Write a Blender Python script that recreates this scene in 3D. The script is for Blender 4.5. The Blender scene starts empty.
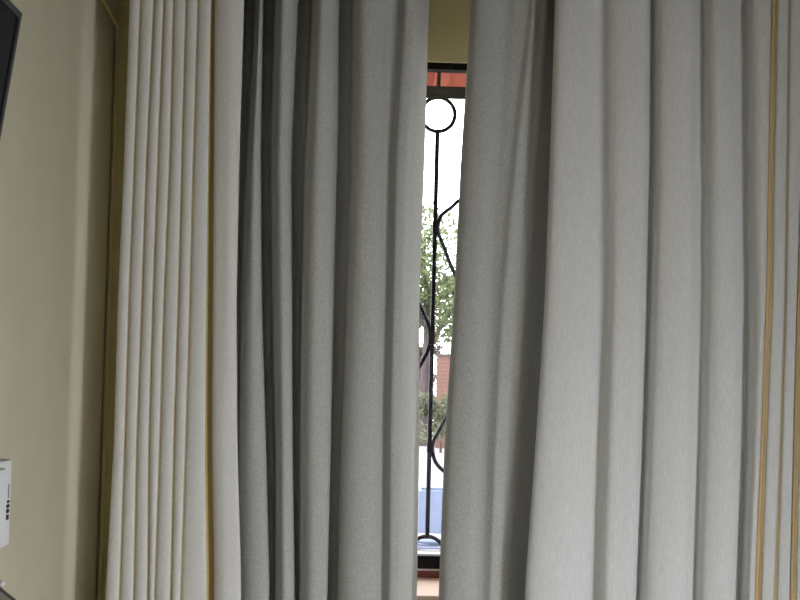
import bpy, bmesh, math, random
import numpy as np
from mathutils import Matrix, Vector

random.seed(7)
rng = np.random.default_rng(7)
S = bpy.context.scene
COL = S.collection

# ------------------------------------------------------------------ camera
F = 1100.0                      # focal length in pixels of the 800 x 600 frame
EYE = Vector((0.0, 0.0, 1.55))
PITCH, YAW, ROLL = math.radians(1.5), math.radians(-1.5), math.radians(1.5)
PY = 346.0                      # principal row (the photo is a crop of a taller frame)
CM = (Matrix.Rotation(YAW, 3, 'Z') @ Matrix.Rotation(math.pi / 2 + PITCH, 3, 'X')
      @ Matrix.Rotation(ROLL, 3, 'Z'))
cd = bpy.data.cameras.new('camera')
cam = bpy.data.objects.new('camera', cd)
COL.objects.link(cam)
cam.matrix_world = Matrix.Translation(EYE) @ CM.to_4x4()
cd.sensor_fit = 'HORIZONTAL'
cd.sensor_width = 36.0
cd.lens = 36.0 * F / 800.0
cd.shift_y = (PY - 300.0) / 800.0
cd.clip_start = 0.02
S.camera = cam

# ------------------------------------------------------------------ view, world
S.view_settings.view_transform = 'Standard'
S.view_settings.look = 'None'
S.view_settings.gamma = 1.0
S.view_settings.use_curve_mapping = False
S.view_settings.exposure = 0.0
W = bpy.data.worlds.new('overcast_sky')
S.world = W
W.use_nodes = True
W.node_tree.nodes['Background'].inputs[0].default_value = (0.97, 0.96, 1.0, 1)
W.node_tree.nodes['Background'].inputs[1].default_value = 7.5

# daylight that comes in through the open balcony doorway of the right wall
DOOR_Y0, DOOR_Y1, DOOR_Z = 0.15, 1.35, 2.05
BLOCKER_Z = 0.60                            # added unseen blocker fills the doorway above here, keeping daylight low
XR = 1.7
ld = bpy.data.lights.new('doorway_daylight', 'AREA')
ld.shape = 'RECTANGLE'
ld.size = DOOR_Y1 - DOOR_Y0 - 0.1
ld.size_y = BLOCKER_Z - 0.1
ld.energy = 105.0
ld.color = (0.93, 0.97, 1.0)
lo = bpy.data.objects.new('doorway_daylight', ld)
COL.objects.link(lo)
lo.location = (XR + 0.06, (DOOR_Y0 + DOOR_Y1) / 2, BLOCKER_Z / 2)
lo.rotation_euler = (0, math.pi / 2, 0)


# ------------------------------------------------------------------ pixel helpers
def ray(px, py):
    d = Vector(((px - 400.0) / F, -(py - PY) / F, -1.0))
    return CM @ d


def at_y(px, py, Y):
    d = ray(px, py)
    return EYE + d * ((Y - EYE.y) / d.y)


def at_x(px, py, X):
    d = ray(px, py)
    return EYE + d * ((X - EYE.x) / d.x)


# ------------------------------------------------------------------ materials
def mat(name, col, rough=0.8, spec=0.3, noise=0.0, nscale=40.0, bump=0.0, bscale=200.0,
        metal=0.0, stretch=(1, 1, 1), sheen=0.0, trans=0.0):
    m = bpy.data.materials.new(name)
    m.use_nodes = True
    nt = m.node_tree
    b = nt.nodes['Principled BSDF']
    b.inputs['Base Color'].default_value = (*col, 1)
    b.inputs['Roughness'].default_value = rough
    b.inputs['Specular IOR Level'].default_value = spec
    b.inputs['Metallic'].default_value = metal
    if sheen:
        b.inputs['Sheen Weight'].default_value = sheen
    tc = nt.nodes.new('ShaderNodeTexCoord')
    mp = nt.nodes.new('ShaderNodeMapping')
    mp.inputs['Scale'].default_value = stretch
    nt.links.new(tc.outputs['Object'], mp.inputs['Vector'])
    if noise:
        n = nt.nodes.new('ShaderNodeTexNoise')
        n.inputs['Scale'].default_value = nscale
        n.inputs['Detail'].default_value = 5
        nt.links.new(mp.outputs[0], n.inputs['Vector'])
        r = nt.nodes.new('ShaderNodeMapRange')
        r.inputs['From Min'].default_value = 0.25
        r.inputs['From Max'].default_value = 0.75
        r.inputs['To Min'].default_value = 1 - noise
        r.inputs['To Max'].default_value = 1 + noise
        nt.links.new(n.outputs['Fac'], r.inputs['Value'])
        mx = nt.nodes.new('ShaderNodeVectorMath')
        mx.operation = 'MULTIPLY'
        mx.inputs[0].default_value = col
        nt.links.new(r.outputs[0], mx.inputs[1])
        nt.links.new(mx.outputs[0], b.inputs['Base Color'])
    if bump:
        n2 = nt.nodes.new('ShaderNodeTexNoise')
        n2.inputs['Scale'].default_value = bscale
        n2.inputs['Detail'].default_value = 3
        nt.links.new(mp.outputs[0], n2.inputs['Vector'])
        bp = nt.nodes.new('ShaderNodeBump')
        bp.inputs['Strength'].default_value = bump
        bp.inputs['Distance'].default_value = 0.002
        nt.links.new(n2.outputs['Fac'], bp.inputs['Height'])
        nt.links.new(bp.outputs[0], b.inputs['Normal'])
    if trans:
        out = nt.nodes['Material Output']
        tr = nt.nodes.new('ShaderNodeBsdfTranslucent')
        tr.inputs[0].default_value = (*col, 1)
        ms = nt.nodes.new('ShaderNodeMixShader')
        ms.inputs[0].default_value = trans
        nt.links.new(b.outputs[0], ms.inputs[1])
        nt.links.new(tr.outputs[0], ms.inputs[2])
        nt.links.new(ms.outputs[0], out.inputs[0])
    return m


def glass_mat():
    m = bpy.data.materials.new('window_glass')
    m.use_nodes = True
    nt = m.node_tree
    nt.nodes.remove(nt.nodes['Principled BSDF'])
    t = nt.nodes.new('ShaderNodeBsdfTransparent')
    t.inputs[0].default_value = (0.97, 0.98, 0.98, 1)
    g = nt.nodes.new('ShaderNodeBsdfGlossy')
    g.inputs['Roughness'].default_value = 0.02
    mx = nt.nodes.new('ShaderNodeMixShader')
    mx.inputs[0].default_value = 0.02
    nt.links.new(t.outputs[0], mx.inputs[1])
    nt.links.new(g.outputs[0], mx.inputs[2])
    nt.links.new(mx.outputs[0], nt.nodes['Material Output'].inputs[0])
    return m


M = dict(
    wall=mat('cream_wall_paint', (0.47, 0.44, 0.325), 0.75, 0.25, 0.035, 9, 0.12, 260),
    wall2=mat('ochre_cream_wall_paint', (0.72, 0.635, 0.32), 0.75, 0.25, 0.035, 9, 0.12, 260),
    ceil=mat('ceiling_paint', (0.12, 0.085, 0.055), 0.85, 0.2, 0.03, 6, 0.1, 150),  # unseen ceiling, kept dark to bounce less light onto curtain tops
    floor=mat('floor_tile_glaze', (0.52, 0.47, 0.40), 0.35, 0.4, 0.06, 12),
    grout=mat('floor_grout', (0.25, 0.22, 0.19), 0.9, 0.2, 0.1, 60),
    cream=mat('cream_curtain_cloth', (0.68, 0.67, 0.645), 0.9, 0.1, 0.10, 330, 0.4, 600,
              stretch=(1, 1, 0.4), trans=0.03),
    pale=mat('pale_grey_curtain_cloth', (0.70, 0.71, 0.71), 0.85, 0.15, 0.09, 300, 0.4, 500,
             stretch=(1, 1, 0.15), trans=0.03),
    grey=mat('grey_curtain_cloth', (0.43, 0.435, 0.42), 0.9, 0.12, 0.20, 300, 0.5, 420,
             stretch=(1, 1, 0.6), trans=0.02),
    gold=mat('gold_edging_cloth', (0.50, 0.39, 0.17), 0.8, 0.2, 0.08, 300, 0.2, 800),
    sand=mat('sand_edging_cloth', (0.46, 0.38, 0.23), 0.8, 0.2, 0.08, 300, 0.2, 800),
    dark_wall=mat('low_bounce_brown_wall', (0.16, 0.10, 0.06), 0.6, 0.3, 0.2, 20, stretch=(1, 1, 0.1)),  # unseen back and right walls, coloured dark to cut bounced light
    amber=mat('amber_edging_cloth', (0.60, 0.43, 0.24), 0.8, 0.2, 0.08, 300, 0.2, 800),
    frame=mat('black_window_metal', (0.010, 0.009, 0.009), 0.7, 0.12, 0.1, 60),
    iron=mat('wrought_iron_black', (0.018, 0.014, 0.026), 0.55, 0.3, 0.15, 120, 0.2, 300),
    wood=mat('red_brown_sill_wood', (0.16, 0.032, 0.024), 0.5, 0.4, 0.2, 60, stretch=(0.2, 1, 1)),
    peach=mat('peach_sill_paint', (0.66, 0.50, 0.39), 0.6, 0.3, 0.05, 25),
    glass=glass_mat(),
    black=mat('television_black_plastic', (0.012, 0.012, 0.014), 0.35, 0.5, 0.1, 50),
    bezel=mat('television_grey_bezel', (0.026, 0.025, 0.027), 0.45, 0.35, 0.1, 50),
    screen=mat('television_screen', (0.004, 0.004, 0.006), 0.25, 0.15, 0.05, 5),
    white=mat('white_plastic', (0.62, 0.63, 0.64), 0.4, 0.4, 0.03, 30),
    dark=mat('dark_rubber', (0.012, 0.012, 0.012), 0.6, 0.3, 0.1, 80),
    chair=mat('grey_brown_upholstery', (0.16, 0.14, 0.12), 0.85, 0.2, 0.12, 350, 0.3, 700),
    piping=mat('dark_piping', (0.05, 0.045, 0.038), 0.8, 0.2, 0.1, 200),
    legwood=mat('dark_chair_wood', (0.07, 0.04, 0.022), 0.5, 0.4, 0.2, 40, stretch=(1, 1, 0.1)),
    terracotta=mat('terracotta_soffit_paint', (0.25, 0.048, 0.020), 0.8, 0.2, 0.12, 14),
    outer=mat('outer_render', (0.55, 0.48, 0.38), 0.9, 0.2, 0.08, 10, 0.2, 60),
    concrete=mat('pale_concrete', (0.24, 0.235, 0.24), 0.9, 0.2, 0.06, 5, 0.2, 40),
    bark=mat('grey_brown_bark', (0.075, 0.060, 0.062), 0.95, 0.1, 0.35, 9, 0.6, 30, stretch=(1, 1, 0.3)),
    leaf=mat('tree_leaf', (0.115, 0.145, 0.062), 0.6, 0.3, 0.5, 1.3, trans=0.3),
    leaf3=mat('brown_shrub_leaf', (0.10, 0.075, 0.065), 0.6, 0.3, 0.6, 5.0, trans=0.3),
    leaf2=mat('shrub_leaf', (0.10, 0.11, 0.065), 0.6, 0.3, 0.5, 2.0, trans=0.3),
    brick=mat('red_brick', (0.13, 0.068, 0.054), 0.9, 0.2, 0.4, 6),
    mortar=mat('brick_mortar', (0.15, 0.11, 0.095), 0.95, 0.1, 0.1, 20),
    blue=mat('pale_blue_paint', (0.11, 0.135, 0.20), 0.6, 0.3, 0.08, 7),
    hose=mat('pale_blue_hose', (0.10, 0.125, 0.185), 0.45, 0.4, 0.08, 20),
)


# ------------------------------------------------------------------ mesh helpers
def mesh_obj(name, verts, faces, m, parent=None, smooth=False):
    me = bpy.data.meshes.new(name)
    me.from_pydata([tuple(v) for v in verts], [], faces)
    me.update()
    if m:
        me.materials.append(m)
    if smooth:
        me.polygons.foreach_set('use_smooth', [True] * len(me.polygons))
    o = bpy.data.objects.new(name, me)
    COL.objects.link(o)
    if parent:
        o.parent = parent
    return o


def bm_obj(name, bm, m, parent=None, smooth=False):
    me = bpy.data.meshes.new(name)
    bm.to_mesh(me)
    bm.free()
    if m:
        me.materials.append(m)
    if smooth:
        me.polygons.foreach_set('use_smooth', [True] * len(me.polygons))
    o = bpy.data.objects.new(name, me)
    COL.objects.link(o)
    if parent:
        o.parent = parent
    return o


def bm_box(bm, a, b, bevel=0.0):
    a, b = Vector(a), Vector(b)
    c, s = (a + b) / 2, b - a
    r = bmesh.ops.create_cube(bm, size=1.0, matrix=Matrix.Translation(c) @ Matrix.Diagonal((*s, 1)))
    if bevel:
        es = list({e for v in r['verts'] for e in v.link_edges})
        bmesh.ops.bevel(bm, geom=es, offset=bevel, segments=2, profile=0.6, affect='EDGES')


def box(name, a, b, m, parent=None, bevel=0.0):
    bm = bmesh.new()
    bm_box(bm, a, b, bevel)
    return bm_obj(name, bm, m, parent)


def empty(name, loc=(0, 0, 0)):
    o = bpy.data.objects.new(name, None)
    COL.objects.link(o)
    o.location = loc
    o.empty_display_size = 0.1
    return o


def adopt(parent, *objs):
    """parent keeps its place; the parts keep theirs"""
    inv = Matrix.Translation(-Vector(parent.location))
    for o in objs:
        o.parent = parent
        o.matrix_parent_inverse = inv


def tag(o, label=None, cat=None, group=None, kind=None):
    if label:
        o['label'] = label
    if cat:
        o['category'] = cat
    if group:
        o['group'] = group
    if kind:
        o['kind'] = kind
    return o


def tube_data(pts, r, seg=8, closed=False):
    pts = [Vector(p) for p in pts]
    n = len(pts)
    rs = r if isinstance(r, (list, tuple)) else [r] * n
    verts, faces = [], []
    t0 = (pts[1] - pts[0]).normalized()
    ref = Vector((0, 1, 0)) if abs(t0.y) < 0.9 else Vector((1, 0, 0))
    for i, p in enumerate(pts):
        if closed:
            t = (pts[(i + 1) % n] - pts[i - 1]).normalized()
        else:
            t = (pts[min(i + 1, n - 1)] - pts[max(i - 1, 0)]).normalized()
        u = (ref - t * ref.dot(t)).normalized()
        ref = u
        w = t.cross(u)
        for k in range(seg):
            a = 2 * math.pi * k / seg
            verts.append(p + (u * math.cos(a) + w * math.sin(a)) * rs[i])
    rings = n if closed else n - 1
    for i in range(rings):
        j = (i + 1) % n
        for k in range(seg):
            k2 = (k + 1) % seg
            faces.append((i * seg + k, i * seg + k2, j * seg + k2, j * seg + k))
    if not closed:
        faces.append(tuple(range(seg)))
        faces.append(tuple(range((n - 1) * seg, n * seg)))
    return verts, faces


def tube(name, pts, r, m, parent=None, seg=8, closed=False):
    v, f = tube_data(pts, r, seg, closed)
    return mesh_obj(name, v, f, m, parent, smooth=True)


def catmull(P, sub):
    """P: (n, k) array -> dense polyline through the points"""
    P = np.asarray(P, float)
    Q = np.vstack([2 * P[0] - P[1], P, 2 * P[-1] - P[-2]])
    out = []
    for i in range(1, len(Q) - 2):
        p0, p1, p2, p3 = Q[i - 1], Q[i], Q[i + 1], Q[i + 2]
        d01 = max(np.linalg.norm(p1 - p0), 1e-6) ** 0.5
        d12 = max(np.linalg.norm(p2 - p1), 1e-6) ** 0.5
        d23 = max(np.linalg.norm(p3 - p2), 1e-6) ** 0.5
        m1 = d12 * ((p1 - p0) / d01 - (p2 - p0) / (d01 + d12) + (p2 - p1) / d12)
        m2 = d12 * ((p2 - p1) / d12 - (p3 - p1) / (d12 + d23) + (p3 - p2) / d23)
        for s in range(sub):
            t = s / sub
            t2, t3 = t * t, t * t * t
            out.append((2 * t3 - 3 * t2 + 1) * p1 + (t3 - 2 * t2 + t) * m1
                       + (-2 * t3 + 3 * t2) * p2 + (t3 - t2) * m2)
    out.append(Q[-2])
    return np.array(out)


# ------------------------------------------------------------------ the room
YW = 3.10                                   # inner face of the window wall
WT = 0.34                                   # its thickness
XL = at_y(106.5, 300, YW).x                 # inner face of the left wall
ZC = 2.74                                   # ceiling
YB = -2.2                                   # wall behind the camera
wtop, wbot = at_y(450, 60, YW + 0.24).z, at_y(428, 577.5, YW + 0.24).z
WX0, WX1 = -0.42, 0.90                      # window opening
T = 0.15


def struct(o):
    o['kind'] = 'structure'
    return o


bm = bmesh.new()
bm_box(bm, (XL - T, YW, -0.1), (WX0, YW + WT, ZC + 0.12))
bm_box(bm, (WX1, YW, -0.1), (XR + T, YW + WT, ZC + 0.12))
# lintel with a splayed soffit that rises towards the outside
zi = at_y(450, 62.5, YW).z
lv = [(x, y, z) for x in (WX0, WX1) for y, z in ((YW, zi), (YW + WT, wtop + 0.02), (YW + WT, ZC + 0.12), (YW, ZC + 0.12))]
lb = [bm.verts.new(v) for v in lv]
for f in ((0, 1, 2, 3), (7, 6, 5, 4), (0, 4, 5, 1), (1, 5, 6, 2), (2, 6, 7, 3), (3, 7, 4, 0)):
    bm.faces.new([lb[k] for k in f])
bmesh.ops.recalc_face_normals(bm, faces=bm.faces)
bm_box(bm, (WX0, YW, -0.1), (WX1, YW + WT, wbot - 0.03))
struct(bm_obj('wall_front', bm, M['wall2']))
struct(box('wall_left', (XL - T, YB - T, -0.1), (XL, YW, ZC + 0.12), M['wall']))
struct(box('wall_back', (XL, YB - T, -0.1), (XR + T, YB, ZC + 0.12), M['dark_wall']))
bm = bmesh.new()
bm_box(bm, (XR, YB, -0.1), (XR + T, DOOR_Y0, ZC + 0.12))
bm_box(bm, (XR, DOOR_Y1, -0.1), (XR + T, YW, ZC + 0.12))
bm_box(bm, (XR, DOOR_Y0, DOOR_Z), (XR + T, DOOR_Y1, ZC + 0.12))
struct(bm_obj('wall_right', bm, M['dark_wall']))
struct(box('ceiling', (XL, YB, ZC), (XR, YW, ZC + 0.12), M['ceil']))
struct(box('floor', (XL, YB, -0.1), (XR, YW, 0.0), M['floor']))

# ------------------------------------------------------------------ window 1: black metal frame, glass, sill
win = struct(empty('window_1', ((WX0 + WX1) / 2, YW + 0.26, wbot)))
fy0, fy1 = YW + 0.24, YW + 0.28
zt_in = at_y(449, 69.5, fy0).z
zb_top, zb_bot = at_y(428, 556, fy0).z, at_y(428, 569, fy0).z
parts = []
parts.append(box('frame_head', (WX0, fy0, zt_in), (WX1, fy1, wtop), M['frame'], None, 0.002))
parts.append(box('frame_rail', (WX0, fy0, zb_bot), (WX1, fy1, zb_top), M['frame'], None, 0.002))
for xa, xb in ((WX0, WX0 + 0.04), (WX1 - 0.04, WX1)):
    parts.append(box('frame_jamb', (xa, fy0, zb_top), (xb, fy1, zt_in), M['frame'], None, 0.002))
xm = at_y(510, 300, fy0).x
parts.append(box('frame_mullion', (xm - 0.02, fy0, zb_top), (xm + 0.02, fy1, zt_in), M['frame'], None, 0.002))
for xa, xb in ((WX0 + 0.04, xm - 0.02), (xm + 0.02, WX1 - 0.04)):
    parts.append(box('glass_pane', (xa, YW + 0.258, zb_top), (xb, YW + 0.262, zt_in), M['glass']))
zr1, zr0 = at_y(427, 571.0, fy0 - 0.01).z, wbot
parts.append(box('sill_white_bead', (WX0, fy0 - 0.002, zr1), (WX1, fy1, zb_bot), M['white']))
parts.append(box('sill_rail', (WX0, fy0 - 0.01, zr0), (WX1, fy1, zr1), M['wood'], None, 0.001))
parts.append(box('sill', (WX0, YW - 0.035, wbot - 0.03), (WX1, YW + WT, wbot), M['peach'], None, 0.004))
adopt(win, *parts)

# doorway of the right wall (behind the camera's right shoulder)
door = struct(empty('door_1', (XR, (DOOR_Y0 + DOOR_Y1) / 2, 0)))
dp = []
for ya, yb in ((DOOR_Y0 - 0.05, DOOR_Y0), (DOOR_Y1, DOOR_Y1 + 0.05)):
    dp.append(box('door_jamb', (XR - 0.015, ya, 0), (XR, yb, DOOR_Z), M['legwood'], None, 0.002))
dp.append(box('door_head', (XR - 0.015, DOOR_Y0 - 0.05, DOOR_Z), (XR, DOOR_Y1 + 0.05, DOOR_Z + 0.05), M['legwood'], None, 0.002))
dp.append(box('light_blocker', (XR + 0.02, DOOR_Y0, BLOCKER_Z), (XR + 0.05, DOOR_Y1, DOOR_Z), M['legwood']))  # out of view, added so daylight enters only near the floor
adopt(door, *dp)

# ------------------------------------------------------------------ curtains
YF, YBK = 2.80, 2.90                        # front and back curtain tracks
ROWS = (10, 160, 300, 440, 590)
ZTOP_F = ZC - 0.022
ZFOOT = 0.03


def track_fn(xs, Y):
    """five photo columns of one fold line -> X as a smooth function of height"""
    P = [at_y(x, y, Y) for x, y in zip(xs, ROWS)]
    z = np.array([p.z for p in P])[::-1]
    x = np.array([p.x for p in P])[::-1]
    zz = np.concatenate([[-0.5], z, [4.0]])
    xx = np.concatenate([[x[0]], x, [x[-1]]])

    def f(q):
        h = 0.05
        return (np.interp(q - h, zz, xx) + 2 * np.interp(q, zz, xx) + np.interp(q + h, zz, xx)) / 4
    return f


def sheet(name, ctrl, Y, m, parent=None, sub=6, nz=46, wob=0.0, sharp=False):
    """ctrl: list of (five columns, depth towards the room)"""
    fs = [(track_fn(xs, Y - d), d) for xs, d in ctrl]
    zs = np.linspace(ZFOOT, ZTOP_F, nz)
    verts, faces = [], []
    nc = None
    ph = rng.uniform(0, 6.28, (len(ctrl), 2))
    for z in zs:
        P = []
        for k, (f, d) in enumerate(fs):
            w = wob * (math.sin(2.3 * z + ph[k, 0]) + 0.5 * math.sin(5.1 * z + ph[k, 1]))
            P.append((float(f(z)), Y - d - w))
        P = np.array(P)
        Q = catmull(P, sub) if not sharp else P
        nc = len(Q)
        verts += [(x, y, z) for x, y in Q]
    for i in range(nz - 1):
        for k in range(nc - 1):
            a = i * nc + k
            faces.append((a, a + 1, a + nc + 1, a + nc))
    o = mesh_obj(name, verts, faces, m, parent, smooth=not sharp)
    return o


def off(xs, dx):
    return tuple(x + dx for x in xs)


# grey drape left of the window gap
B = [((222, 222, 222, 222, 224), -0.01),
     ((234, 232, 230, 230, 232), 0.0),
     ((247, 240, 237.5, 236.5, 237), -0.09),
     ((254, 245.5, 241, 239, 240), -0.08),
     ((257, 248, 243.5, 241, 242.5), 0.004),
     ((260, 254, 252, 252, 256), 0.024),
     ((262.5, 259.5, 260, 264, 268), 0.008),
     ((264.5, 262.5, 263.5, 267, 270), -0.09),
     ((272.5, 269, 270, 273.5, 274), -0.09),
     ((276, 272, 274, 276.5, 276.5), 0.0),
     ((283, 280, 282, 283, 284), 0.032),
     ((292, 288, 290, 291, 293), 0.014),
     ((302, 294, 294, 293.5, 295.5), -0.075),
     ((310, 303, 300, 298.5, 299.5), -0.085),
     ((314, 306.5, 303, 301, 301.5), 0.0),
     ((322, 317, 314, 312, 312), 0.032),
     ((333, 331, 329, 328, 325.5), 0.012),
     ((342, 340, 336, 333, 329), -0.07),
     ((350, 349.5, 345, 340.5, 336.5), -0.075),
     ((355, 353, 348.5, 343.5, 339.5), 0.0),
     ((363, 364, 360, 356, 353), 0.027),
     ((380, 379, 378, 374, 374), 0.018),
     ((392, 386.5, 385, 382, 381), -0.014),
     ((400, 391, 389, 386, 385), -0.008),
     ((406, 397, 394, 391, 390), 0.014),
     ((414, 405, 401, 399, 398), 0.010),
     ((420, 411, 406, 405, 403.5), -0.020),
     ((424, 416.5, 411, 410.5, 408.5), -0.055),
     ((427, 421, 415.5, 415, 413), -0.088),
     ((428.8, 424.3, 419, 419, 416.8), -0.115),
     ((429, 424.5, 419.3, 419.3, 417), -0.13)]
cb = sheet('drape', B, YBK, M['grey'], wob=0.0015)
tag(cb, 'thick grey drape in deep folds just left of the narrow window gap', 'curtain')

# grey drape right of the window gap
Cc = [((474, 464, 457, 448, 442), -0.03),
      ((471.5, 461.7, 454.7, 445.5, 439.6), -0.018),
      ((471, 461, 454, 444.8, 439), 0.0),
      ((476, 467, 460, 451, 445), 0.026),
      ((487, 481, 477, 471, 466), 0.034),
      ((506, 497, 488, 481, 476), 0.020),
      ((515, 504, 494, 487, 482), 0.022),
      ((527, 510, 498, 491, 486), 0.026),
      ((534, 517, 504, 496.5, 491), 0.034),
      ((541, 527, 516, 507, 500), 0.026),
      ((546, 535, 526, 518, 508), 0.030),
      ((552, 544, 537, 528, 518), 0.008),
      ((560, 553, 547, 539, 529), -0.03),
      ((570, 566, 560, 554, 546), -0.045),
      ((590, 586, 580, 574, 566), -0.02),
      ((620, 618, 612, 606, 598), -0.03),
      ((650, 648, 642, 636, 628), -0.01)]
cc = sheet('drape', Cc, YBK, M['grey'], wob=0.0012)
tag(cc, 'thick grey drape hanging just right of the narrow window gap', 'curtain')

# pale front drape on the right with its gold-edged pleats
D = [((566, 561, 556, 547, 536), -0.03),
     ((556, 551, 546, 537, 526), -0.012),
     ((555, 550, 545, 536, 525), 0.0),
     ((561, 556, 551, 543, 532), 0.014),
     ((578, 577, 574, 567, 559), 0.016),
     ((600, 600, 600, 597, 592), -0.018),
     ((610, 610, 609, 604, 600), 0.006),
     ((619, 618, 616, 611, 607), 0.02),
     ((633, 632, 630, 625, 620), 0.02),
     ((645, 643.5, 641, 637, 631), 0.010),
     ((653, 652.5, 649, 644.5, 638.5), -0.045),
     ((660, 660, 657, 652, 646), 0.006),
     ((672, 673, 671, 667, 662), 0.022),
     ((690, 690, 689, 686, 682), 0.018),
     ((703, 703, 702.5, 699.5, 695), -0.036),
     ((709, 710.5, 711, 707, 702), 0.005),
     ((717, 719, 722, 720, 716), 0.020),
     ((728, 731, 735, 734, 730), 0.012),
     ((745, 746, 747, 745, 739), -0.042),
     ((752, 753, 755, 752, 746), 0.010),
     ((758, 758, 759, 756, 750), 0.022),
     ((764, 762.5, 762, 758.5, 752.5), 0.024),
     ((772, 768.5, 766, 761, 755), 0.021)]
de = empty('pleated_drape', (at_y(660, 300, YF).x, YF, ZFOOT))
tag(de, 'pale grey front drape covering the right side, gold lines on its outer pleats', 'curtain')
dparts = [sheet('drape_cloth', D, YF, M['pale'], wob=0.0012)]


def pleat(front_l, front_r, m, depth=0.055, bow=0.004, name='pleat'):
    """one stacked pleat: a slightly bowed face with both sides folded back"""
    r = tuple((np.array(front_l) * 0.5 + np.array(front_r) * 0.5).tolist())
    l2 = tuple((np.array(front_l) * 0.88 + np.array(front_r) * 0.12).tolist())
    r2 = tuple((np.array(front_l) * 0.12 + np.array(front_r) * 0.88).tolist())
    ctrl = [(off(front_l, 1.3), 0.02 - depth), (off(front_l, 0.25), 0.005), (front_l, 0.017), (l2, 0.0215),
            (r, 0.0215 + bow), (r2, 0.0215), (front_r, 0.017), (off(front_r, -0.25), 0.005), (off(front_r, -1.3), 0.02 - depth)]
    return sheet(name, ctrl, YF, m, sub=3, wob=0.0)


def edging(left, right, d0=0.012, d1=-0.03, m=None):
    """gold strip folded into the gap between two pleats"""
    ctrl = [(left, d0), (tuple((np.array(left) * .6 + np.array(right) * .4).tolist()), (d0 + d1) / 2 - min(0.008, abs(d0 - d1) * 0.4)),
            (off(right, 0.3), d1)]
    return sheet('gold_edging', ctrl, YF, m or M['gold'], sub=3)


dl = [((772, 768.5, 766, 761, 755), (777.5, 774, 772, 766.5, 761)),
      ((788.5, 786.5, 784.5, 780, 774), (790.3, 788.2, 786.2, 782, 777.3)),
      ((804, 802, 797.5, 794, 790.5), (808, 806, 802, 799, 796)),
      ((820, 818, 814, 811, 808), (824, 822, 818, 815, 812))]
for i, (a, b) in enumerate(dl):
    dparts.append(edging(a, off(b, -2.4), 0.024, 0.008, M['amber']) if i != 1 else edging(a, off(b, 0.3), 0.0185, 0.0165, M['sand']))
    nxt = dl[i + 1][0] if i + 1 < len(dl) else off(b, 13)
    dparts.append(pleat(b, nxt, M['pale'], bow=0.002))
adopt(de, *dparts)

# cream accordion-pleated drape on the left
G = [(129.5, 124, 118, 114, 106),
     (140.3, 134.5, 129, 125, 120),
     (153.8, 146.7, 142, 137, 134),
     (163.7, 158, 153, 149, 148),
     (173.5, 170, 164, 160, 155),
     (186, 182, 178.5, 174, 171),
     (198, 193.5, 190, 186, 181)]
GL = (210.5, 208, 206, 204.5, 206.5)
GR = (214.8, 214, 213, 212, 214.5)
FE = (244, 239.5, 236.6, 237.5, 241.5)
ae = empty('pleated_drape', (at_y(175, 300, YF).x, YF, ZFOOT))
tag(ae, 'cream front drape stacked in narrow gold-lined pleats beside the left wall', 'curtain')
ap = []
for i in range(7):
    L = off(G[i], 0.9 if i else 0.0)
    R = off(G[i + 1], -0.9) if i < 6 else GL
    ap.append(pleat(L, R, M['cream'], bow=0.003))
    if i:
        ap.append(edging(off(G[i], -1.3), off(G[i], 1.3), 0.0185, 0.0165, M['sand']))
ap.append(edging(GL, GR, 0.008, -0.003))
FL = [(off(GR, 1.5), -0.035), (GR, 0.004), (off(GR, 1.0), 0.016), (off(GR, 9), 0.026),
      (tuple((np.array(GR) * .35 + np.array(FE) * .65).tolist()), 0.026), (off(FE, -2), 0.018), (FE, 0.006), (off(FE, -3), -0.012)]
ap.append(sheet('leading_panel', FL, YF, M['cream'], wob=0.001))
adopt(ae, *ap)

# two ceiling tracks that carry the curtains
for Y, lab in ((YF, 'white ceiling track carrying the front drapes'), (YBK, 'white ceiling track carrying the grey drapes behind')):
    bm = bmesh.new()
    bm_box(bm, (XL + 0.02, Y - 0.012, ZC - 0.022), (1.45, Y + 0.012, ZC), 0.002)
    tag(bm_obj('curtain_track', bm, M['white']), lab, 'curtain track', 'ceiling curtain tracks')

# ------------------------------------------------------------------ wrought-iron grille outside the glass
YG = YW + 0.305
gc = at_y(438.5, 116, YG)
gr_r = 17.2 * YG / F
zr_top, zr_bot = at_y(448, 87, YG).z, at_y(448, 98.5, YG).z
gb = at_y(423, 553.5, YG)
SP = 0.158
zmid1, zmid2, zmid3 = at_y(437, 228, YG).z, at_y(430, 338, YG).z, at_y(427, 447, YG).z
gx = gc.x - 0.002
grille = empty('window_grille', (gx, YG, gb.z - gr_r - 0.02))
tag(grille, 'black wrought-iron grille with rings and wavy scrolls seen through the gap', 'window grille')
gp = []
xa, xb = WX0 + 0.002, WX1 - 0.002
gp.append(box('top_rail', (xa, YG - 0.008, zr_bot), (xb, YG + 0.008, zr_top), M['iron'], None, 0.001))
gp.append(box('bottom_rail', (xa, YG - 0.008, gb.z - gr_r - 0.03), (xb, YG + 0.008, gb.z - gr_r), M['iron'], None, 0.001))
bars = [gx + k * SP for k in range(-5, 6) if xa + 0.03 < gx + k * SP < xb - 0.03]
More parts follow.
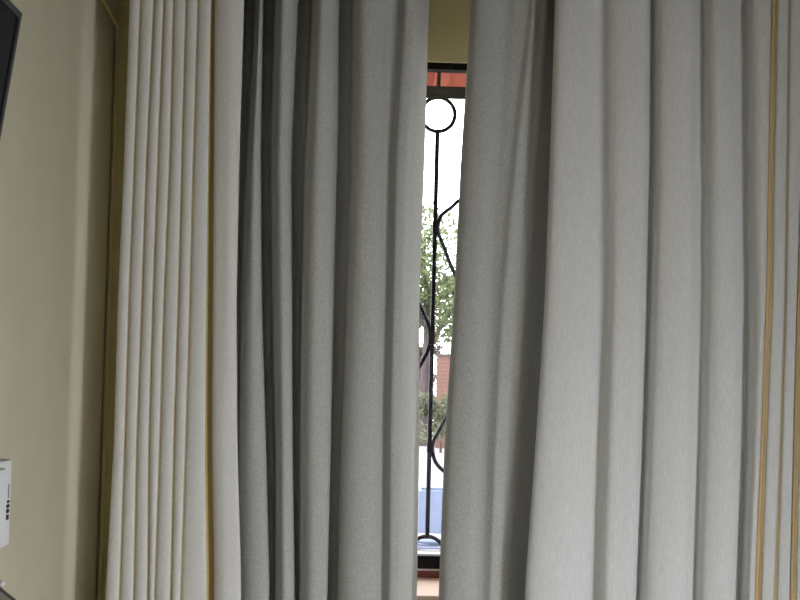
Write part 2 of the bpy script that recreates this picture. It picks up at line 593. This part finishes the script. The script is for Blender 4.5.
for x in bars:
    zt, zb = zr_bot - 2 * gr_r + 0.006, gb.z + gr_r - 0.006
    gp.append(box('bar', (x - 0.0066, YG - 0.0066, zb), (x + 0.0066, YG + 0.0066, zt), M['iron'], None, 0.001))
    gp.append(box('stub', (x - 0.006, YG - 0.006, zr_top), (x + 0.006, YG + 0.006, wtop), M['iron'], None, 0.001))
    for cz in (zr_bot - gr_r + 0.002, gb.z):
        gp.append(tube('ring', [(x + gr_r * math.cos(a), YG, cz + gr_r * math.sin(a)) for a in np.linspace(0, 2 * math.pi, 33)[:-1]],
                       0.0062, M['iron'], None, 8, True))
    for z in (zmid1, zmid3):
        gp.append(box('collar', (x - 0.008, YG - 0.009, z - 0.018), (x + 0.013, YG + 0.009, z + 0.018), M['iron'], None, 0.002))
    gp.append(box('collar', (x - 0.013, YG - 0.009, zmid2 - 0.018), (x + 0.008, YG + 0.009, zmid2 + 0.018), M['iron'], None, 0.002))
    # wavy scroll to the next bar: leaves this bar at two heights, meets the next one between them
    up, lo_ = zmid1, zmid3
    pts = [(0.105, up + 0.058), (0.098, up + 0.082), (0.075, up + 0.088), (0.050, up + 0.066), (0.020, up + 0.040),
           (0.0105, up + 0.012), (0.0105, up - 0.012), (0.028, up - 0.055), (0.052, up - 0.115), (0.095, up - 0.20),
           (SP - 0.0105, zmid2 + 0.03), (SP - 0.0105, zmid2 - 0.03), (0.095, lo_ + 0.20), (0.052, lo_ + 0.10), (0.028, lo_ + 0.05),
           (0.0105, lo_ + 0.012), (0.0105, lo_ - 0.012), (0.020, lo_ - 0.045), (0.045, lo_ - 0.072), (0.075, lo_ - 0.086),
           (0.098, lo_ - 0.080), (0.105, lo_ - 0.056)]
    if x + SP < xb - 0.02:
        q = catmull(np.array(pts), 5)
        gp.append(tube('scroll', [(x + a, YG, b) for a, b in q], 0.0062, M['iron']))
    if x is bars[0] and x - SP < xa:
        pass
adopt(grille, *gp)

# thin cable run down the room corner, bending off along the left wall near the top
c0 = at_y(115.5, 27, YW - 0.006)
cq = at_x(100, -4, XL + 0.006)
cx = XL + 0.007
cpts = [(cx, YW - 0.007, 0.02), (cx, YW - 0.007, c0.z - 0.01), (cx, YW - 0.012, c0.z), (cx, cq.y, cq.z), (cx, cq.y - 0.1, cq.z)]
tag(tube('corner_cable', cpts, 0.006, M['wall2']), 'thin cream cable running down the corner left of the pleated drape', 'cable')

# ------------------------------------------------------------------ television on the left wall
tp = at_x(20.5, 13, XL + 0.118)
ty1, tz1, tx1 = tp.y, tp.z, tp.x
tp2 = at_y(1, 124, ty1)
tilt = math.atan2(tx1 - tp2.x, tz1 - tp2.z)
TH, TW, TT = 0.57, 0.98, 0.032
tv = empty('television', (tx1, ty1 - TW / 2, tz1))
tag(tv, 'black flat television tilted forward high on the left wall', 'television')
# local frame: x = out of the screen, y = along the wall, z = up; hung from its top far edge
tv.rotation_euler = (0, tilt, 0)
h = TW / 2
casing = box('casing', (-TT, -h, -TH), (-0.004, h, 0), M['bezel'], tv, 0.004)
bmz = bmesh.new()
for a, b in (((-0.004, -h, -0.012), (0.004, h, 0)), ((-0.004, -h, -TH), (0.004, h, -TH + 0.02)),
             ((-0.004, -h, -TH + 0.02), (0.004, -h + 0.012, -0.012)), ((-0.004, h - 0.012, -TH + 0.02), (0.004, h, -0.012))):
    bm_box(bmz, a, b, 0.0015)
bm_obj('bezel', bmz, M['bezel'], tv)
box('screen', (-0.003, -h + 0.012, -TH + 0.02), (0.001, h - 0.012, -0.012), M['screen'], tv)
brk = box('wall_bracket', (XL - tx1 + 0.002, -0.12, -0.42), (-TT, 0.12, -0.20), M['black'], tv, 0.003)
# the bracket plate stays upright while the set tilts
bm = bmesh.new()
bm.from_mesh(brk.data)
for v in bm.verts:
    if v.co.x < -TT - 0.01:
        zl = v.co.z
        v.co.x = (XL + 0.002 - tx1) / math.cos(tilt) - zl * math.tan(tilt)
bm.to_mesh(brk.data)
bm.free()

# ------------------------------------------------------------------ intercom on the left wall
px_f = XL + 0.038
ic_t, ic_b = at_x(11, 459, px_f - 0.004), at_x(9, 545, px_f - 0.004)
iy1 = max(ic_t.y, ic_b.y) + 0.004
z1, z0 = ic_t.z, ic_b.z
ic = empty('intercom', (XL, iy1 - 0.05, z0))
tag(ic, 'white wall intercom with black buttons at the left edge', 'intercom')
ips = [box('housing', (XL, iy1 - 0.15, z0), (px_f - 0.004, iy1, z1), M['white'], None, 0.006),
       box('handset', (px_f - 0.004, iy1 - 0.145, z0 + 0.012), (px_f + 0.018, iy1 - 0.09, z1 - 0.01), M['white'], None, 0.008)]
for (pxx, pyy, hh) in ((5.8, 517.5, 0.0048), (6.6, 511, 0.0036), (7.2, 506, 0.003), (7.6, 501.5, 0.0022)):
    p = at_x(pxx, pyy, px_f - 0.004)
    ips.append(box('button', (px_f - 0.006, p.y - hh * 2.0, p.z - hh), (px_f - 0.001, p.y + hh * 2.0, p.z + hh), M['dark'], None, 0.0006))
p0, p1 = at_x(8.2, 498, px_f - 0.004), at_x(8.8, 484, px_f - 0.004)
ips.append(box('grey_slot', (px_f - 0.006, p0.y - 0.003, p0.z), (px_f - 0.003, p0.y + 0.003, p1.z), M['concrete'], None, 0.0005))
cz = [(XL + 0.006, iy1 - 0.045, z0 + 0.004), (XL + 0.006, iy1 - 0.047, z0 - 0.05), (XL + 0.006, iy1 - 0.05, z0 - 0.3), (XL + 0.006, iy1 - 0.05, 0.05)]
ips.append(tube('cable', cz, 0.003, M['legwood']))
adopt(ic, *ips)

# small white knob on the wall over the chair
kp = at_x(1.8, 583.5, XL + 0.022)
kb = bmesh.new()
bmesh.ops.create_uvsphere(kb, u_segments=16, v_segments=10, radius=0.0065)
for v in kb.verts:
    v.co += Vector((kp.x, kp.y, kp.z))
r = bmesh.ops.create_cone(kb, cap_ends=True, segments=12, radius1=0.004, radius2=0.004, depth=0.018,
                          matrix=Matrix.Translation((XL + 0.009, kp.y, kp.z)) @ Matrix.Rotation(math.pi / 2, 4, 'Y'))
tag(bm_obj('wall_knob', kb, M['white'], smooth=True), 'tiny white knob on the left wall above the grey-brown chair', 'knob')

# ------------------------------------------------------------------ chair under the intercom (its shoulder shows at bottom left)
xb0, xb1 = XL + 0.02, XL + 0.075
pa, pb = at_x(0, 589, xb1), at_x(14.5, 600.5, xb1)
ch = empty('high_back_chair', (XL + 0.3, pa.y - 0.2, 0))
tag(ch, 'grey-brown upholstered chair back at the bottom left corner', 'chair')
# outline of the backrest in (y, z)
yR = pb.y + 0.03
out = [(yR, 0.42), (yR, pb.z - 0.07), (pb.y + 0.012, pb.z - 0.02), (pb.y, pb.z), (pa.y, pa.z), (pa.y - 0.04, pa.z + 0.022), (pa.y - 0.10, pa.z + 0.03)]
yc = pa.y - 0.20
out = out + [(2 * yc - y, z) for y, z in out[::-1]]
n = len(out)
vs = [(xb0, y, z) for y, z in out] + [(xb1, y, z) for y, z in out]
fs = [tuple(range(n))[::-1], tuple(range(n, 2 * n))] + [(i, (i + 1) % n, n + (i + 1) % n, n + i) for i in range(n)]
back = mesh_obj('backrest', vs, fs, M['chair'])
bmm = bmesh.new()
bmm.from_mesh(back.data)
bmesh.ops.recalc_face_normals(bmm, faces=bmm.faces)
bmm.to_mesh(back.data)
bmm.free()
cps = [back, tube('piping', [(xb1, y, z) for y, z in out[1:-1]], 0.0032, M['piping'])]
cps.append(box('seat', (xb1, yc - 0.23, 0.42), (xb1 + 0.45, yc + 0.23, 0.50), M['chair'], None, 0.02))
for lx in (xb0 + 0.03, xb1 + 0.41):
    for ly in (yc - 0.19, yc + 0.19):
        cps.append(box('leg', (lx - 0.018, ly - 0.018, 0), (lx + 0.018, ly + 0.018, 0.425), M['legwood'], None, 0.003))
adopt(ch, *cps)

# ------------------------------------------------------------------ outside
YO = YW + WT
struct(box('pavement', (-14, YO, -0.12), (14, 32, -0.02), M['concrete']))

# eave over the window: terracotta soffit
ev_z = at_y(450, 88, 4.2).z
ev = empty('roof_eave', (0, YO, ev_z))
tag(ev, 'terracotta painted roof eave just outside the top of the window', 'roof eave')
ep = [box('soffit', (-2.6, YO, ev_z), (3.0, 4.22, ev_z + 0.03), M['terracotta']),
      box('fascia', (-2.6, 4.22, ev_z - 0.01), (3.0, 4.25, ev_z + 0.16), M['terracotta'], None, 0.003)]
for k in range(-4, 5):
    x = at_y(439, 80, 4.1).x + k * 0.6 - 0.02
    ep.append(box('rafter', (x, YO, ev_z - 0.03), (x + 0.05, 4.22, ev_z), M['terracotta'], None, 0.003))
adopt(ev, *ep)


def leaf_cloud(name, centres, n, size, m, parent=None):
    """many small bent leaves around a set of branch ends"""
    vs, fs = [], []
    cs = np.array([c[:3] for c in centres])
    rs = np.array([c[3] for c in centres])
    w = rs ** 2 / np.sum(rs ** 2)
    idx = rng.choice(len(cs), n, p=w)
    for i in idx:
        d = rng.normal(size=3)
        d /= np.linalg.norm(d)
        p = cs[i] + d * rs[i] * rng.uniform(0.2, 1) ** 0.5
        a = rng.normal(size=3)
        a /= np.linalg.norm(a)
        b = np.cross(a, rng.normal(size=3))
        b /= np.linalg.norm(b)
        c = np.cross(a, b)
        L = size * rng.uniform(0.7, 1.4)
        k = len(vs)
        vs += [p - a * L * .5, p + b * L * .22 + c * L * .06, p + a * L * .5, p - b * L * .22 + c * L * .06]
        fs += [(k, k + 1, k + 2), (k, k + 2, k + 3)]
    return mesh_obj(name, vs, fs, m, parent)


def tree(base, height, spread, trunk_r, nleaf, size, m, label, lean=0.0, cat='tree', name='tree', crown_from=0.35, group=None):
    bx_, by_ = base
    t = empty(name, (bx_, by_, -0.02))
    tag(t, label, cat, group)
    ps = []
    tr = [(bx_ + lean * s * s, by_, -0.03 + s * height * 0.7) for s in np.linspace(0, 1, 7)]
    ps.append(tube('trunk', tr, [trunk_r * (1 - 0.65 * s) for s in np.linspace(0, 1, 7)], M['bark'], None, 10))
    ends = []
    for k in range(11):
        s = rng.uniform(0.45, 1.0)
        i = s * 6
        p = Vector(tr[int(min(i, 5))]).lerp(Vector(tr[int(min(i, 5)) + 1]), i - int(min(i, 5)))
        a = rng.uniform(0, 2 * math.pi)
        L = spread * rng.uniform(0.5, 0.95)
        zt = crown_from * height + (0.95 - crown_from) * height * rng.uniform(0.2, 0.95)
        e = Vector((bx_ + L * math.cos(a), by_ + L * math.sin(a), zt))
        mid = p.lerp(e, 0.5) + Vector((0, 0, 0.12 * height * 0.3))
        ps.append(tube('branch', [p, mid, e], [trunk_r * 0.4, trunk_r * 0.28, trunk_r * 0.1], M['bark'], None, 6))
        ends.append((e.x, e.y, e.z, spread * 0.42))
        ends.append((mid.x, mid.y, mid.z, spread * 0.30))
    f = leaf_cloud('foliage', ends, nleaf, size, m)
    f['kind'] = 'stuff'
    ps.append(f)
    adopt(t, *ps)
    return t


tb = at_y(422.5, 448, 24.6)
tree((tb.x, 24.6), 5.3, 1.7, 0.17, 9000, 0.135, M['leaf'], 'leafy green tree with a grey trunk outside behind the grille', lean=0.12, crown_from=0.17)
tc_ = at_y(520, 440, 26.0)
tree((tc_.x + 1.0, 31.0), 6.2, 2.0, 0.15, 6000, 0.15, M['leaf'], 'paler green tree standing behind the brick pillar outside', lean=-0.1, crown_from=0.3)
for (pxx, Yb, hgt, sp, nl, mk, lab) in (
        (441, 22.5, 1.15, 0.5, 1500, 'leaf2', 'low bushy shrub in front of the brick pillar outside'),
        (476, 19.6, 1.4, 0.55, 900, 'leaf2', 'dull green shrub right of the brick pillar outside'),
        (398, 17.5, 1.2, 0.5, 900, 'leaf2', 'dull green shrub left of the grey tree trunk outside'),
        (410, 28.0, 2.5, 0.6, 3000, 'leaf3', 'brownish dry shrub behind the grey tree trunk outside'),
        (486, 28.2, 2.7, 0.6, 3000, 'leaf2', 'tall dull shrub behind the brick pillar outside')):
    b = at_y(pxx, 440, Yb)
    tree((b.x, Yb), hgt, sp, 0.03, nl, 0.12, M[mk], lab, cat='shrub', name='shrub', crown_from=0.12)

# brick gate pillar
pc = at_y(444.5, 370, 24.0)
ptop = at_y(444, 354, 24.0).z
PW = 0.34
pil = empty('brick_pillar', (pc.x, 24.0, -0.02))
tag(pil, 'red brick pillar standing outside below the tree', 'pillar')
pp = [box('mortar_core', (pc.x - PW / 2 + .008, 24 - PW / 2 + .008, -0.02), (pc.x + PW / 2 - .008, 24 + PW / 2 - .008, ptop - 0.06), M['mortar'])]
pp.append(box('cap', (pc.x - PW / 2 - .03, 24 - PW / 2 - .03, ptop - 0.06), (pc.x + PW / 2 + .03, 24 + PW / 2 + .03, ptop), M['bark'], None, 0.01))
course = 0.085
bmesh_share = {}
k = 0
z = 0.0
me_b = None
while z + 0.07 < ptop - 0.06:
    for s in range(2):
        if k % 2 == 0:
            c = (pc.x, 24 + (s - .5) * PW / 2, z + 0.036)
            dim = (PW, PW / 2 - 0.012, 0.07)
        else:
            c = (pc.x + (s - .5) * PW / 2, 24, z + 0.036)
            dim = (PW / 2 - 0.012, PW, 0.07)
        if me_b is None:
            bb = bmesh.new()
            bm_box(bb, (-.5, -.5, -.5), (.5, .5, .5))
            me_b = bpy.data.meshes.new('brick')
            bb.to_mesh(me_b)
            bb.free()
            me_b.materials.append(M['brick'])
        o = bpy.data.objects.new('brick', me_b)
        COL.objects.link(o)
        o.location = c
        o.scale = dim
        pp.append(o)
    z += course
    k += 1
adopt(pil, *pp)

# pale blue trough and coil of hose on the pavement
bt, bb_ = at_y(436, 491, 11.0), at_y(436, 531, 11.0)
tx0 = at_y(419, 500, 11.0).x
tro = empty('planter_trough', (bt.x, 11.2, -0.02))
tag(tro, 'pale blue low trough standing on the pale pavement outside', 'trough')
zt_ = bt.z
tps = [box('wall_panel', (tx0, 11.0, -0.02), (tx0 + 0.9, 11.03, zt_), M['blue'], None, 0.004),
       box('wall_panel', (tx0, 11.33, -0.02), (tx0 + 0.9, 11.36, zt_), M['blue'], None, 0.004),
       box('end_panel', (tx0, 11.03, -0.02), (tx0 + 0.03, 11.33, zt_), M['blue'], None, 0.004),
       box('end_panel', (tx0 + 0.87, 11.03, -0.02), (tx0 + 0.9, 11.33, zt_), M['blue'], None, 0.004),
       box('soil', (tx0 + 0.03, 11.03, -0.02), (tx0 + 0.87, 11.33, zt_ - 0.05), M['concrete'])]
adopt(tro, *tps)
hc = at_y(430, 545, 10.0)
hp = []
for i in range(120):
    a = i / 120 * 2 * math.pi * 4
    rr = 0.13 + 0.025 * math.sin(a * 0.27 + 1)
    hp.append((hc.x + rr * math.cos(a) + 0.01 * math.sin(a * .5), 10.0 + rr * math.sin(a), 0.0 + 0.018 * (i / 30)))
tag(tube('garden_hose', hp, 0.014, M['hose'], None, 6), 'pale blue hose coiled on the pavement before the blue trough', 'hose')
